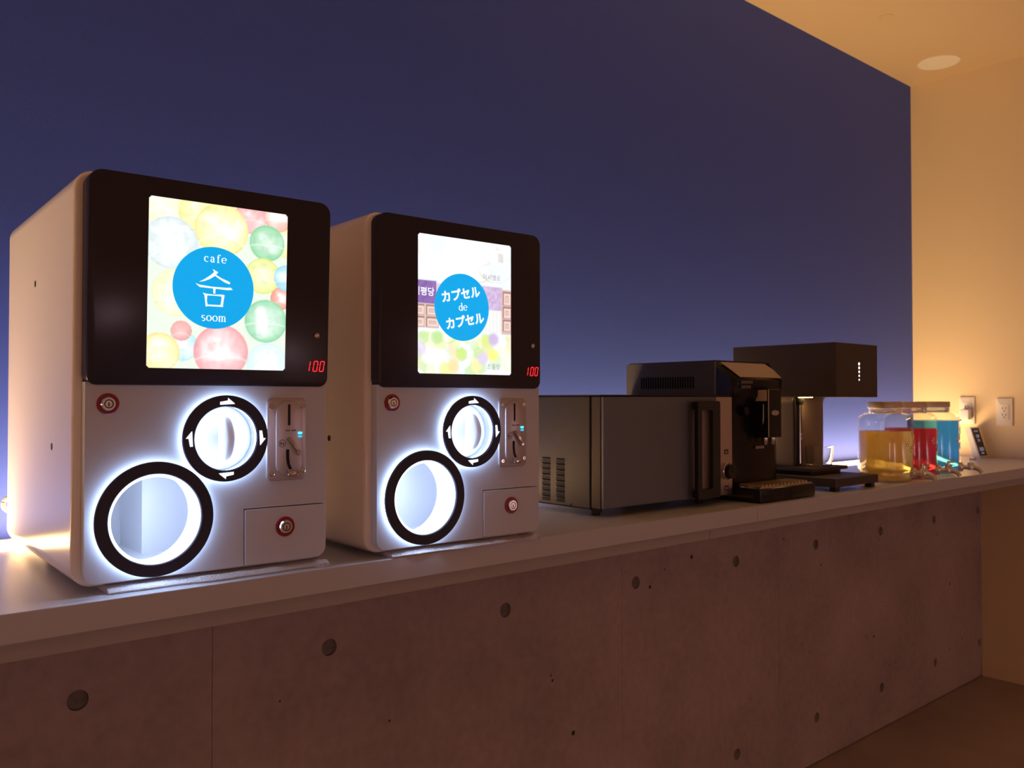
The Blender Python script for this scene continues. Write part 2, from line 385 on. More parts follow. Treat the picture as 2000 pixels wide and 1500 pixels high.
def srgb(c): 
    c = np.asarray(c, float)/255.0
    return np.where(c <= .04045, c/12.92, ((c+.055)/1.055)**2.4)
def vnoise(u, v, seed, scale):
    rs = np.random.RandomState(seed); g = rs.rand(64, 64)
    x, y = u*scale, v*scale; xi, yi = np.floor(x).astype(int), np.floor(y).astype(int); fx, fy = x-xi, y-yi
    fx = fx*fx*(3-2*fx); fy = fy*fy*(3-2*fy)
    G = lambda a, b: g[a % 64, b % 64]
    return (G(xi, yi)*(1-fx)+G(xi+1, yi)*fx)*(1-fy)+(G(xi, yi+1)*(1-fx)+G(xi+1, yi+1)*fx)*fy
def picture_capsules(u, v):
    img = np.zeros(u.shape+(3,)); img[:] = srgb((226,240,222))
    def uv(px, py):
        uu = (px-40)/1090; top = 57+158*uu; bot = 1422+33*uu; return uu, (bot-py)/(bot-top)
    balls = [(130,130,150,(255,240,196),.3),(1130,450,120,(250,232,150),.2),(250,830,185,(238,240,186),.5),(300,1250,120,(176,228,238),.4),
             (290,1130,80,(240,150,146),.2),(400,190,150,(240,236,140),.3),(820,235,135,(246,150,150),.25),(1050,240,120,(246,172,150),.3),
             (205,430,205,(214,228,232),.6),(590,330,215,(240,232,140),.55),(960,440,150,(116,204,140),.5),(930,700,150,(222,230,120),.4),
             (1090,880,95,(232,132,104),.2),(1130,720,110,(140,210,242),.3),(960,1060,180,(126,208,156),.6),(130,1300,155,(252,226,136),.5),
             (980,1400,175,(206,238,250),.7),(600,1300,220,(240,150,156),.65)]
    for k, (px, py, r, c, hl) in enumerate(balls):
        hl = min(.95, hl+.18); c = tuple(int(x*.86+255*.14) for x in c)
        cu, cv = uv(px, py); ru = r/1090; d = np.hypot((u-cu)/ru, (v-cv)/(r/1308.0))
        inside = np.clip((1.0-d)*28, 0, 1)[..., None]
        n = .6*vnoise(u*1.3, v*1.5, k+3, 14)+.4*vnoise(u*1.3, v*1.5, k+31, 33)
        col = srgb(c)[None, None]*np.ones_like(img)
        w = np.clip(1.05-d*1.05, 0, 1)*hl*(.55+.8*n); sheen = np.clip(w, 0, .9)[..., None]
        col = col*(1-sheen)+np.array([1, 1, 1])*sheen
        blot = np.clip((vnoise(u*1.1+.3, v*1.2, k+50, 11)-.58)*3.2, 0, .75)[..., None]*np.clip(1.1-d, 0, 1)[..., None]*1.3
        col = col*(1-np.clip(blot, 0, .85))+np.clip(blot, 0, .85)
        dk = np.clip((vnoise(u*1.7, v*1.9, k+80, 19)-.62)*2.2, 0, .5)[..., None]*.45; col = col*(1-dk*np.array([.5, .35, .45]))
        spec = np.clip(1-np.hypot((u-cu+ru*.25)/(ru*.34), (v-cv-ru*.28)/(ru*.26)), 0, 1)[..., None]*np.clip(n*2-.5, 0, 1)[..., None]
        col = col*(1-spec)+spec
        rim = np.clip((d-.86)*9, 0, 1)[..., None]*.28
        col = col*(1-rim)+srgb(tuple(max(0, x-46) for x in c))*rim
        seam = np.exp(-((d*np.sin(k*1.7)*.2+(v-cv)/(ru*1.2)+.25*((u-cu)/ru)**2+.12)/.03)**2)[..., None]*.35
        col = col*(1-seam)+seam
        img = img*(1-inside)+col*inside
    return np.clip(img*1.0+.03, 0, 1.0)
def picture_sweets(u, v):
    img = np.zeros(u.shape+(3,)); img[:] = srgb((250,252,255))
    n1 = vnoise(u, v, 11, 5)[..., None]; img = img*(1-.16*n1*np.array([1.0, .5, .05]))
    def put(mask, c, a=1.0):
        nonlocal img
        mk = np.clip(mask, 0, 1)[..., None]*a; img = img*(1-mk)+srgb(c)*mk
    def rect(u0, u1, v0, v1, s=120): return np.clip(np.minimum(np.minimum(u-u0, u1-u)*s, np.minimum(v-v0, v1-v)*s)+.5, 0, 1)
    # marshmallow edges
    for cu, cv, ru, rv in ((.55,.93,.30,.12),(.82,.83,.20,.13),(.62,.79,.16,.10),(.95,.78,.14,.1),(.22,.9,.22,.1)):
        d = np.hypot((u-cu)/ru, (v-cv)/rv); put(np.exp(-((d-1)/.07)**2)*np.clip(vnoise(u, v, 5, 7)*1.6-.5, 0, 1), (222,210,190), .75)
    put(rect(.85,.91,.86,.93)*vnoise(u, v, 8, 14), (205,185,160), .8)
    # wrappers
    put(rect(-.1,.185,.500,.668), (126,92,160)); put(rect(-.1,.185,.500,.668)*vnoise(u, v, 3, 40), (160,125,190), .6)
    put(rect(.185,.24,.500,.655), (214,190,200), .8)
    put(rect(.66,.90,.488,.668), (190,164,206)); put(rect(.66,.90,.488,.668)*vnoise(u, v, 9, 60), (226,206,232), .8)
    put(rect(.70,.90,.32,.488), (240,240,238)); put(rect(.70,.90,.32,.488)*(np.sin(u*160)*.5+.5), (222,224,222), .5)
    # chocolate pieces
    put(rect(-.1,.21,.325,.500), (232,205,196)); put(rect(.89,1.1,.31,.655), (218,184,178))
    def tile(u0, u1, v0, v1):
        put(rect(u0, u1, v0, v1), (150,110,104)); put(rect(u0+.012, u1-.004, v0+.004, v1-.012), (236,210,200)); put(rect(u0+.03, u1-.028, v0+.024, v1-.03), (190,146,136)); put(rect(u0+.036, u1-.034, v0+.028, v1-.036), (228,196,186))
    for (a, c) in ((-.06,.065),(.08,.21)):
        for (d0, d1) in ((.332,.408),(.416,.495)): tile(a, c, d0, d1)
    for d0, d1 in ((.335,.425),(.435,.525),(.535,.64)): tile(.905, 1.0, d0, d1)
    # candies
    rs = np.random.RandomState(4)
    cs = [(196,228,160),(232,236,150),(250,226,150),(255,226,190),(222,206,236),(238,246,230),(206,232,190),(246,240,170),(250,250,250)]
    for k in range(70):
        cu, cv = rs.rand(), rs.rand()*.30; r = .05+.03*rs.rand(); c = cs[rs.randint(len(cs))]
        d = np.maximum(np.abs(u-cu)*1.0, np.abs((v-cv)*1.17)*.87+np.abs(u-cu)*.5)/r
        put(np.clip((1-d)*5, 0, 1)*np.clip((.315-v)*40, 0, 1), c, .7)
    for cu, cv, c in ((.20,.265,(190,226,150)),(.72,.25,(218,236,130)),(.80,.27,(206,176,226)),(.80,.15,(250,240,120)),(.44,.15,(206,232,130)),(.36,.06,(255,222,160)),(.68,.12,(220,205,240))):
        d = np.hypot((u-cu)/.075, (v-cv)/.06); put(np.clip((1-d)*2.2, 0, 1), c, .85)
    return np.clip(img, 0, 1.0)
def screen_material():
    m = bpy.data.materials.new('lit_screen_picture'); m.use_nodes = True
    n, l, b = nodes(m)
    a = n.new('ShaderNodeAttribute'); a.attribute_name = 'Col'; a.attribute_type = 'GEOMETRY'
    b.inputs['Base Color'].default_value = (.02,.02,.02,1); b.inputs['Roughness'].default_value = .2
    l.new(a.outputs['Color'], b.inputs['Emission Color']); b.inputs['Emission Strength'].default_value = 1.15
    return m
m_screen = screen_material()
m_logo = mat('logo_blue', (.01,.02,.03), .3, emit=(.0,.40,.86), estr=1.0)
m_logotxt = mat('logo_white', (.3,.3,.3), .3, emit=(.93,.97,1.0), estr=1.1)
m_greytxt = mat('print_grey', (.05,.05,.05), .4, emit=(.33,.35,.36), estr=1.0)
m_ledred = emis('red_led', (1.0, .02, .03), 2.2)
m_ledblue = emis('cyan_led', (.05, .62, 1.0), 3.0)
m_halo = emis('cool_white_led', HALO_C, HALO_L)
m_halo2 = emis('cool_white_led_strong', HALO_C, HALO_L*3.2)
m_halo3 = emis('cool_white_led_soft', HALO_C, HALO_L*1.15)
m_lip = emis('lit_acrylic_lip', (.86,.92,1.0), 2.6)

def screen_mesh(name, fn, parent, yfn):
    nu, nv = 150, 176
    U, V = np.meshgrid(np.linspace(0, 1, nu+1), np.linspace(0, 1, nv+1), indexing='ij')
    img = fn(U, V)
    x = SX0+U*(SX1-SX0); z = SZ0+V*(SZ1-SZ0)
    # round the four corners a little
    co = np.stack([x, np.vectorize(yfn)(z), z], -1).reshape(-1, 3)
    idx = np.arange((nu+1)*(nv+1)).reshape(nu+1, nv+1)
    fcs = np.stack([idx[:-1, :-1], idx[1:, :-1], idx[1:, 1:], idx[:-1, 1:]], -1).reshape(-1, 4)
    rad = .0045
    fc = co[fcs].mean(1); dx = np.maximum(0, np.maximum(SX0+rad-fc[:, 0], fc[:, 0]-SX1+rad)); dz = np.maximum(0, np.maximum(SZ0+rad-fc[:, 2], fc[:, 2]-SZ1+rad))
    fcs = fcs[np.hypot(dx, dz) <= rad]
    me = bpy.data.meshes.new(name); me.from_pydata(co.tolist(), [], fcs.tolist())
    at = me.attributes.new('Col', 'FLOAT_COLOR', 'POINT')
    rgba = np.concatenate([img.reshape(-1, 3), np.ones((co.shape[0], 1))], 1).astype(np.float32)
    at.data.foreach_set('color', rgba.ravel()); me.materials.append(m_screen)
    o = bpy.data.objects.new(name, me); COL.objects.link(o); o.parent = parent
    return o
def text_bm(body, size, cx, cz, tilt=0.0, bold=0.0, shear=0.0, width=None):
    cu = bpy.data.curves.new('t', 'FONT'); cu.body = body; cu.size = size; cu.offset = bold; cu.resolution_u = 4; cu.shear = shear
    o = bpy.data.objects.new('t', cu); COL.objects.link(o); bpy.context.view_layer.update()
    me = bpy.data.meshes.new_from_object(o); bpy.data.objects.remove(o); bpy.data.curves.remove(cu)
    bm = bmesh.new(); bm.from_mesh(me); bpy.data.meshes.remove(me)
    xs = [v.co.x for v in bm.verts]; ys = [v.co.y for v in bm.verts]
    mx, my = (min(xs)+max(xs))/2, (min(ys)+max(ys))/2
    s = 1.0 if width is None else width/(max(xs)-min(xs))
    ca, sa = math.cos(tilt), math.sin(tilt)
    for v in bm.verts:
        x, y = (v.co.x-mx)*s, (v.co.y-my)*s
        v.co = (cx+ca*x-sa*y, 0, cz+sa*x+ca*y)
    return bm
def nib(bm, pts, thick, thin, off, sc, closed=False):
    """broad-nib stroke: vertical runs thick, horizontal runs thin"""
    P = [Vector(p) for p in pts]; n = len(P); L = []; Rr = []
    for i in range(n):
        if closed: d = P[(i+1) % n]-P[i-1]
        else: d = P[min(i+1, n-1)]-P[max(i-1, 0)]
        d.normalize(); w = thin+(thick-thin)*abs(d.y)**1.5; nn = Vector((-d.y, d.x))*w/2
        L.append(P[i]+nn); Rr.append(P[i]-nn)
    V = lambda p: bm.verts.new((off[0]+p.x*sc, 0, off[1]+p.y*sc))
    a = [V(p) for p in L]; c = [V(p) for p in Rr]
    for i in range(n if closed else n-1):
        j = (i+1) % n; bm.faces.new((a[i], a[j], c[j], c[i]))
def arc(cx, cy, rx, ry, a0, a1, n=20): return [(cx+rx*math.cos(math.radians(a0+(a1-a0)*i/n)), cy+ry*math.sin(math.radians(a0+(a1-a0)*i/n))) for i in range(n+1)]
def serif_letter(bm, ch, off, sc):
    T, t = .20, .075
    S = lambda p, k=T, h=t: nib(bm, p, k, h, off, sc)
    bar = lambda x0, x1, y: S([(x0, y), (x1, y)], t, t)
    if ch == 'c': S(arc(.46,.5,.36,.46,52,308)); S([(.60,.80),(.72,.80)], .16, .16); return .86
    if ch == 'e': S(arc(.47,.5,.38,.46,4,318)); bar(.12,.84,.52); return .95
    if ch == 'o': nib(bm, arc(.5,.5,.38,.46,0,360,32)[:-1], T, t, off, sc, True); return 1.0
    if ch == 'a':
        S([(.60,.10),(.60,.72)]); S(arc(.36,.66,.24,.30,0,160)); S([(.14,.74),(.22,.74)], .14, .14)
        S(arc(.34,.27,.22,.25,70,360)); S([(.60,.12),(.78,.04)], t, t); return .86
    if ch == 'f': S([(.30,.02),(.30,1.12)]); S(arc(.52,1.12,.22,.28,180,45)); S([(.60,1.30),(.74,1.30)], .15, .15); bar(.10,.56,.93); bar(.10,.56,.03); return .66
    if ch == 's': S(arc(.40,.72,.24,.24,40,230)+arc(.40,.26,.26,.24,70,-140), .20, .09); return .80
    if ch == 'd':
        nib(bm, arc(.42,.46,.32,.44,0,360,28)[:-1], T, t, off, sc, True); S([(.72,.02),(.72,1.42)]); bar(.56,.76,1.40); bar(.70,.92,.04); return 1.0
    if ch == 'm':
        for x in (.22,.70,1.18): S([(x, .02), (x, .72 if x > .3 else .95)]); bar(x-.17, x+.17, .03)
        for x in (.46,.94): S(arc(x,.70,.24,.25,180,0), .15, .09)
        bar(.04,.24,.95); return 1.42
    return .5
def serif_text(bm, s, cx, z0, xh, gap=.12, tilt=0.0):
    t = bmesh.new(); x = 0
    for ch in s: x += serif_letter(t, ch, (x*xh, 0), xh)+gap
    tot = (x-gap)*xh; ca, sa = math.cos(tilt), math.sin(tilt)
    for v in t.verts:
        px, pz = v.co.x-tot/2, v.co.z; v.co = (cx+ca*px-sa*pz, 0, z0+sa*px+ca*pz)
    merge(bm, t)
def set_y(bm, yfn):
    for v in bm.verts: v.co.y = yfn(v.co.z)
    return bm
SOUM = [[(527,645),(572,668),(545,700),(505,728),(465,746),(425,756),(470,728),(512,696),(540,668)],
        [(540,684),(556,690),(600,714),(650,732),(670,744),(660,756),(620,742),(575,716),(540,694)],
        [(397,768),(430,778),(520,786),(640,786),(672,782),(690,798),(650,804),(520,799),(430,796)],
        [(534,796),(553,797),(551,840),(537,840)],
        [(455,838),(490,850),(487,900),(495,941),(479,948),(473,900),(468,860)],
        [(470,844),(540,848),(600,843),(625,846),(616,858),(540,856),(484,858)],
        [(602,846),(625,846),(618,890),(612,938),(592,938),(600,890)],
        [(486,930),(612,927),(616,941),(486,942)]]

def make_lock(parent, cx, cz, r, y):
    lk = obj('lock', annulus_y(NB(), cx, cz, r*.70, r, y, y-.0028, 40), m_red, parent, True)
    props(lk, 'red ring around a chrome key lock')
    bm = NB(); lathe_y(bm, [(r*.70, y), (r*.70, y-.004), (r*.60, y-.0062), (r*.42, y-.0062), (r*.40, y-.0045), (r*.34, y-.0045), (r*.33, y-.006), (.0001, y-.006)], cx, cz, 36, False, True)
    obj('barrel', bm, m_chrome, lk, True, angle=25)
    bm = NB(); lathe_y(bm, [(r*.40, y-.0046), (r*.34, y-.0046)], cx, cz, 30); box(bm, cx-.0006, cx+.0006, y-.0064, y-.006, cz-r*.25, cz+r*.1)
    obj('keyhole', bm, m_dark, lk)
    return lk

def capsule_machine(loc, rotz, label, screen_kind, tilt):
    t = thing('capsule_machine', loc, label, 'vending machine', rotz, 'capsule vending machines on the counter')
    # cabinet: hollow rounded box open to the front
    o = rrect_flat(0, W, 0, H, .026, 10)
    rings = [ring_y(inset(o, .010), D), ring_y(inset(o, .003), D-.003), ring_y(o, D-.010), ring_y(o, D-.0115), ring_y(o, .0060), ring_y(o, .0045), ring_y(inset(o, .0014), .0014), ring_y(inset(o, .0045), 0.0),
             ring_y(inset(o, EDGE+.001), 0.0), ring_y(inset(o, EDGE+.001), D-.02)]
    obj('cabinet', loft(NB(), rings), m_case, t, True, angle=50)
    # small screw holes on the side
    for (yy, zz) in ((.245, .4197), (.1195, .179)):
        bm = NB()
        loft(bm, [[(x, yy+r*math.cos(2*PI*k/16), zz+r*math.sin(2*PI*k/16)) for k in range(16)] for r, x in ((.0050, -.0004), (.0054, .0008))])
        obj('screw_hole', bm, m_dark, t)
    # lower door plate with openings for prize ring and dial, cut away for the cash drawer
    x0, x1 = EDGE, W-EDGE
    dx0, dz1 = .2228, .0862
    g = .0015
    arcbl = [(x0+.016+.016*math.cos(PI+.5*PI*i/8), .0065+.016+.016*math.sin(PI+.5*PI*i/8)) for i in range(9)]
    outer = arcbl+[(dx0-g, .0065), (dx0-g, dz1+g), (x1, dz1+g), (x1, ZP0+.004), (x0, ZP0+.004)]
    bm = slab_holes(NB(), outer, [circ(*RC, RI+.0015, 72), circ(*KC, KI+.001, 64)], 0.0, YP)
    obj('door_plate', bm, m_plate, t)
    # cash drawer
    o = rrect(dx0, x1, .0065, dz1, (.0015, .016, .0015, .0015), 6)
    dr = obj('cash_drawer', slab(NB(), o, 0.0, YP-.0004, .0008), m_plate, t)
    obj('drawer_gap', box(NB(), dx0-.002, x1-.002, -.0012, -.0006, .012, dz1+.002), m_dark, t)
    make_lock(dr, .2838, .0572, .0146, YP-.0004)
    make_lock(t, .0386, .2390, .0138, YP)
    # display head
    yf = lambda z: YD0-tilt*(z-ZP0)/(ZP1-ZP0)
    o = rrect(x0-.0005, x1+.0005, ZP0, ZP1, (.014, .014, .018, .018), 8)
    bm = NB(); bv = .0022
    rings = [ring_y(o, 0.0), [(x, yf(z)+bv, z) for x, z in o], [(x, yf(z)+bv*.3, z) for x, z in inset(o, bv*.3)], [(x, yf(z), z) for x, z in inset(o, bv)]]
    hd = obj('display_head', loft(bm, rings), m_black, t, True, angle=30)
    ys = lambda z: yf(z)-.0005
    sc = screen_mesh('screen', picture_capsules if screen_kind == 1 else picture_sweets, t, ys)
    bm = NB(); flat(bm, circ(*LC, .0568, 72), 0)
    obj('logo_disc', set_y(bm, lambda z: yf(z)-.0009), m_logo, sc)
    yt = lambda z: yf(z)-.0013
    if screen_kind == 1:
        bm = NB()
        for poly in SOUM: flat(bm, [(LC[0]+(px-543)*.1955/1090, .287+.229*(1437-py)/1308+.0005) for px, py in poly], 0)
        obj('logo_character', set_y(bm, yt), m_logotxt, sc)
        bm = NB(); serif_text(bm, 'cafe', LC[0]+.001, .4352, .0080, .22); obj('logo_lettering', set_y(bm, yt), m_logotxt, sc)
        bm = NB(); serif_text(bm, 'soom', LC[0], .3535, .0080, .06); obj('logo_lettering', set_y(bm, yt), m_logotxt, sc)
    else:
        tl = math.radians(11)
        b1 = text_bm('カプセル', .02, LC[0]-.003, .4225, tl, .0007, width=.081); obj('logo_lettering', set_y(b1, yt), m_logotxt, sc)
        b1 = text_bm('カプセル', .02, LC[0]+.006, .3780, tl, .0007, width=.081); obj('logo_lettering', set_y(b1, yt), m_logotxt, sc)
        b1 = NB(); serif_text(b1, 'de', LC[0]+.002, .3945, .0092, .02, math.radians(5)); obj('logo_lettering', set_y(b1, yt), m_logotxt, sc)
        b1 = text_bm('마시멜로', .012, .2365, .4560, 0, width=.038); obj('caption', set_y(b1, yt), m_greytxt, sc)
        b1 = text_bm('초콜릿', .011, .2400, .3010, 0, width=.029); obj('caption', set_y(b1, yt), m_greytxt, sc)
        b1 = text_bm('심평당', .0135, .0955, .4215, 0, .0002, width=.041)
        bmesh.ops.bisect_plane(b1, geom=b1.verts[:]+b1.edges[:]+b1.faces[:], plane_co=(SX0+.0006, 0, 0), plane_no=(1, 0, 0), clear_inner=True)
        obj('caption', set_y(b1, yt), m_logotxt, sc)
    # red price read-out: 100
    def seg7(bm, cx, cz, digit):
        w, h, k, sh = .0062, .0150, .0013, .16
        S = {'a': ((-w/2, h/2), (w/2, h/2)), 'b': ((w/2, h/2), (w/2, 0)), 'c': ((w/2, 0), (w/2, -h/2)), 'd': ((-w/2, -h/2), (w/2, -h/2)), 'e': ((-w/2, 0), (-w/2, -h/2)), 'f': ((-w/2, h/2), (-w/2, 0))}
        for s in {'1': 'bc', '0': 'abcdef'}[digit]:
            (ax, az), (bx, bz) = S[s]; dd = Vector((bx-ax, bz-az)); L_ = dd.length; dd.normalize(); nn = Vector((-dd.y, dd.x))*k/2
            A = Vector((ax, az))+dd*.0007; B = Vector((bx, bz))-dd*.0007
            P = [A-nn, B-nn, B+dd*k*.4, B+nn, A+nn, A-dd*k*.4]
            flat(bm, [(cx+p.x+sh*p.y, cz+p.y) for p in P], 0)
    bm = NB()
    for cx, d_ in ((.3165, '1'), (.3290, '0'), (.3395, '0')): seg7(bm, cx, .2945, d_)
    obj('price_digits', set_y(bm, lambda z: yf(z)-.0006), m_ledred, hd)
    bm = NB(); lathe_y(bm, [(.0042, yf(.34)+.001), (.0042, yf(.34)-.0012), (.0028, yf(.34)-.002), (.0014, yf(.34)-.0012), (.0001, yf(.34)-.0012)], .3308, .3405, 24, False, True)
    obj('button', bm, m_chrome, hd, True)
    # prize outlet
    ro = obj('prize_ring', annulus_y(NB(), *RC, RI, RO, YP-.0075, YP-.0125, 112, .001), m_ring, t, True, angle=25)
    bm = NB(); lathe_y(bm, [(RO-.0035, YP-.0003), (RO-.0035, YP-.0072)], *RC, 96); obj('halo_light', bm, m_halo, ro)
    bm = NB(); lathe_y(bm, [(RI+.0012, YP+.0030), (RI+.0012, YP-.0072)], *RC, 96); obj('inner_light', bm, m_halo2, ro)
    bm = NB(); annulus_y(bm, *RC, RI-.0042, RI+.0011, YP-.0060, YP-.0085, 96, .0005); obj('acrylic_lip', bm, m_lip, ro, True, angle=30)
    bm = NB(); loft(bm, [[(RC[0]+r*math.cos(2*PI*i/96), y, RC[1]+r*math.sin(2*PI*i/96)) for i in range(96)] for r, y in ((RI+.0014, YP), (RI+.0030, YP), (RI+.0030, .030), (RI+.0014, .030))], closed=True)
    obj('prize_tube', bm, m_white, t, True, angle=30)
    # chamber behind the tube, open at the front
    bm = NB()
    def quad(*p): bm.faces.new([bm.verts.new(q_) for q_ in p])
    cx0, cx1, cy0, cy1, cz0, cz1 = .020, .215, .030, .235, .016, .170
    quad((cx0, cy1, cz0), (cx1, cy1, cz0), (cx1, cy1, cz1), (cx0, cy1, cz1))
    quad((cx0, cy0, cz0), (cx1, cy0, cz0), (cx1, cy1, cz0), (cx0, cy1, cz0))
    quad((cx0, cy0, cz1), (cx1, cy0, cz1), (cx1, cy1, cz1), (cx0, cy1, cz1))
    quad((cx0, cy0, cz0), (cx0, cy1, cz0), (cx0, cy1, cz1), (cx0, cy0, cz1))
    quad((cx1, cy0, cz0), (cx1, cy1, cz0), (cx1, cy1, cz1), (cx1, cy0, cz1))
    if screen_kind == 1: box(bm, .121, cx1, .120, cy1, cz0, cz1)
    else: box(bm, .080, cx1, .105, cy1, cz0, cz1)
    # collar that closes the gap round the tube end
    t2 = bmesh.new()
    for f0, f1 in ((0, 1),):
        es = []
        for loop in ([(cx0, cz0-.0), (cx1, cz0-.0), (cx1, cz1), (cx0, cz1)], circ(*RC, RI+.0015, 48)):
            vs = [t2.verts.new((x, cy0, z)) for x, z in loop]; es += [t2.edges.new((vs[i], vs[(i+1) % len(vs)])) for i in range(len(vs))]
        bmesh.ops.triangle_fill(t2, use_beauty=True, use_dissolve=False, edges=es)
    merge(bm, t2)
    me = bpy.data.meshes.new('prize_chamber'); bm.to_mesh(me); bm.free(); me.materials.append(m_white)
    ch = bpy.data.objects.new('prize_chamber', me); COL.objects.link(ch); ch.parent = t
    # dial
    dl = obj('dial_ring', annulus_y(NB(), *KC, KI, KO, YP-.0075, YP-.0125, 96, .001), m_ring, t, True, angle=25)
    bm = NB(); lathe_y(bm, [(KO-.0035, YP-.0003), (KO-.0035, YP-.0072)], *KC, 80); obj('halo_light', bm, m_halo, dl)
    bm = NB(); lathe_y(bm, [(KI+.0008, YP+.0004), (KI+.0008, YP-.0072)], *KC, 80); obj('inner_light', bm, m_halo3, dl)
    for k in range(4):
        a = -.5*PI*k
        pts = [(-.0100, .0022), (.0010, .0028), (.0012, .0066), (.0110, .0002), (.0110, -.0006), (-.0100, -.0020)]
        rr = (KI+KO)/2
        ca, sa = math.cos(a), math.sin(a)
        bm = NB(); P = []
        for px, pz in pts:
            pz += rr-.0022-2.0*px*px/(rr)*.35; P.append((KC[0]+ca*px-sa*pz, KC[1]+sa*px+ca*pz))
        flat(bm, P, YP-.0128); obj('arrow', bm, mat('arrow_white', (.85,.86,.9), .5, emit=(.85,.9,1), estr=1.1), dl)  # printed arrows, glow added only to make them whiter
    for a in (145, 215, 35, 325):
        bm = NB(); rr = (KI+KO)/2+.001; cyl_y(bm, KC[0]+rr*math.cos(math.radians(a)), KC[1]+rr*math.sin(math.radians(a)), .0017, YP-.012, YP-.0129, 14); obj('rivet', bm, m_ring, dl)
    bm = NB(); lathe_y(bm, [(KI+.0006, -.004), (KI-.006, -.0045), (.028, -.008), (.014, -.012), (.0001, -.0135)], *KC, 64, False, True)
    kn = obj('dial_knob', bm, m_white, t, True)
    # crescent grip
    rings = []
    for i in range(25):
        s = -1+2*i/24; z = .0375*s; hgt = .036*math.sqrt(max(0, 1-s*s*.97)); wd = .0052*(1-.35*s*s)+.0012
        y0 = -.010+.004*abs(s); y1 = y0-hgt-.003
        rings.append([(KC[0]-wd, y0, KC[1]+z), (KC[0]-wd*.9, y1+.003, KC[1]+z), (KC[0]-wd*.5, y1, KC[1]+z), (KC[0]+wd*.5, y1, KC[1]+z), (KC[0]+wd*.9, y1+.003, KC[1]+z), (KC[0]+wd, y0, KC[1]+z)])
    obj('grip', loft(NB(), rings), m_grip, kn, True, angle=50)
    # coin mechanism
    px0, px1, pz0, pz1 = .2537, .3163, .1252, .2466
    cp = obj('coin_slot_plate', slab(NB(), rrect(px0, px1, pz0, pz1, .0085, 6), YP, YP-.0042, .0018), m_alu, t, True, angle=25)
    fx = lambda c: px0+.0626*(c-145)/590.0
    fz = lambda c: pz1-.1214*(c-160)/1240.0
    bm = NB(); slab(bm, rrect(fx(270), fx(662), fz(1345), fz(192), .0195, 10), YP-.004, YP-.0066, .0022); obj('coin_face', bm, m_alu, cp, True, angle=25)
    yk = YP-.0067
    bm = NB(); slab(bm, rrect(fx(440), fx(475), fz(572), fz(255), .0012, 3), yk+.001, yk-.0001); obj('coin_slot', bm, m_dark, cp)
    bm = NB(); loft(bm, [ring_y(rrect(fx(430), fx(490), fz(590), fz(240), .002, 4), yk+.0005), ring_y(rrect(fx(436), fx(484), fz(582), fz(247), .0016, 4), yk)], False, False)
    obj('slot_lip', bm, m_chrome, cp)
    # printed marks beside the slot
    bm = NB()
    for k in range(7):
        c = 405+k*23
        if k == 3: continue
        flat(bm, [(fx(c), fz(660)), (fx(c+14), fz(660)), (fx(c+14), fz(638)), (fx(c), fz(638))], yk-.0002)
    loft(bm, [ring_y(circ(fx(357), fz(840), .0056, 24), yk-.0002), ring_y(circ(fx(357), fz(840), .0048, 24), yk-.0002)], False, False)
    for a, c in (((330, 815), (346, 865)), ((356, 830), (385, 842)), ((356, 850), (385, 862))):
        flat(bm, [(fx(a[0]), fz(c[1])), (fx(c[0]), fz(c[1])), (fx(c[0]), fz(a[1])), (fx(a[0]), fz(a[1]))], yk-.0002)
    obj('print_marks', bm, mat('print_dark', (.05,.04,.05), .6), cp)
    for c in (690, 741):
        bm = NB(); slab(bm, rrect(fx(592), fx(652), fz(c+17), fz(c-17), .0014, 3), yk+.001, yk-.0009, .0004)
        obj('indicator_light', bm, m_ledblue if c < 700 else emis('cyan_led_dim', (.03,.5,.85), 1.2), cp)
    # return lever
    p0 = Vector((fx(445), 0, fz(765))); p1 = Vector((fx(603), 0, fz(990))); dv = (p1-p0).normalized(); nv = Vector((-dv.z, 0, dv.x))
    bm = NB(); P = [p0+nv*.0030, p1+nv*.0024, p1-nv*.0024, p0-nv*.0030]
    loft(bm, [[(p.x, y, p.z) for p in P] for y in (yk, yk-.0052)]+[[(p.x*.8+(p0+p1).x*.1, yk-.0064, p.z*.8+(p0+p1).z*.1) for p in P]])
    cyl_y(bm, p1.x-.001, p1.z, .0036, yk+.001, yk-.0058, 20, .0008); obj('return_lever', bm, m_chrome, cp, True, angle=25)
    bm = NB(); pth = [(fx(437), fz(932)), (fx(437), fz(1060)), (fx(448), fz(1150)), (fx(480), fz(1232))]
    for a, c in zip(pth[:-1], pth[1:]): flat(bm, [(a[0]-.0024, a[1]), (a[0]+.0024, a[1]), (c[0]+.0024, c[1]), (c[0]-.0024, c[1])], yk-.0003)
    obj('return_slot', bm, m_dark, cp)
    bm = NB(); rings = []
    for i in range(13):
        a = PI+PI*i/12; ccx, ccz = fx(505), fz(1245)
        rings.append([(ccx+.0095*math.cos(a), yk+.001, ccz+.0095*math.sin(a)), (ccx+.0090*math.cos(a), yk-.0045, ccz+.0090*math.sin(a)), (ccx+.0076*math.cos(a), yk-.0050, ccz+.0076*math.sin(a)), (ccx+.0070*math.cos(a), yk+.001, ccz+.0070*math.sin(a))])
    loft(bm, rings); box(bm, fx(505)-.0085, fx(505)+.0085, yk-.0035, yk, fz(1345), fz(1255), .001); obj('coin_return_cup', bm, m_chrome, cp, True, angle=30)
    for a, c in ((212, 280), (672, 278), (218, 1288), (678, 1255)):
        bm = NB(); lathe_y(bm, [(.0040, YP-.004), (.0040, YP-.0052), (.0030, YP-.0058), (.0020, YP-.0058), (.0016, YP-.0045), (.0001, YP-.0045)], fx(a), fz(c), 20, False, True); obj('screw', bm, m_chrome, cp, True, angle=30)
    return t

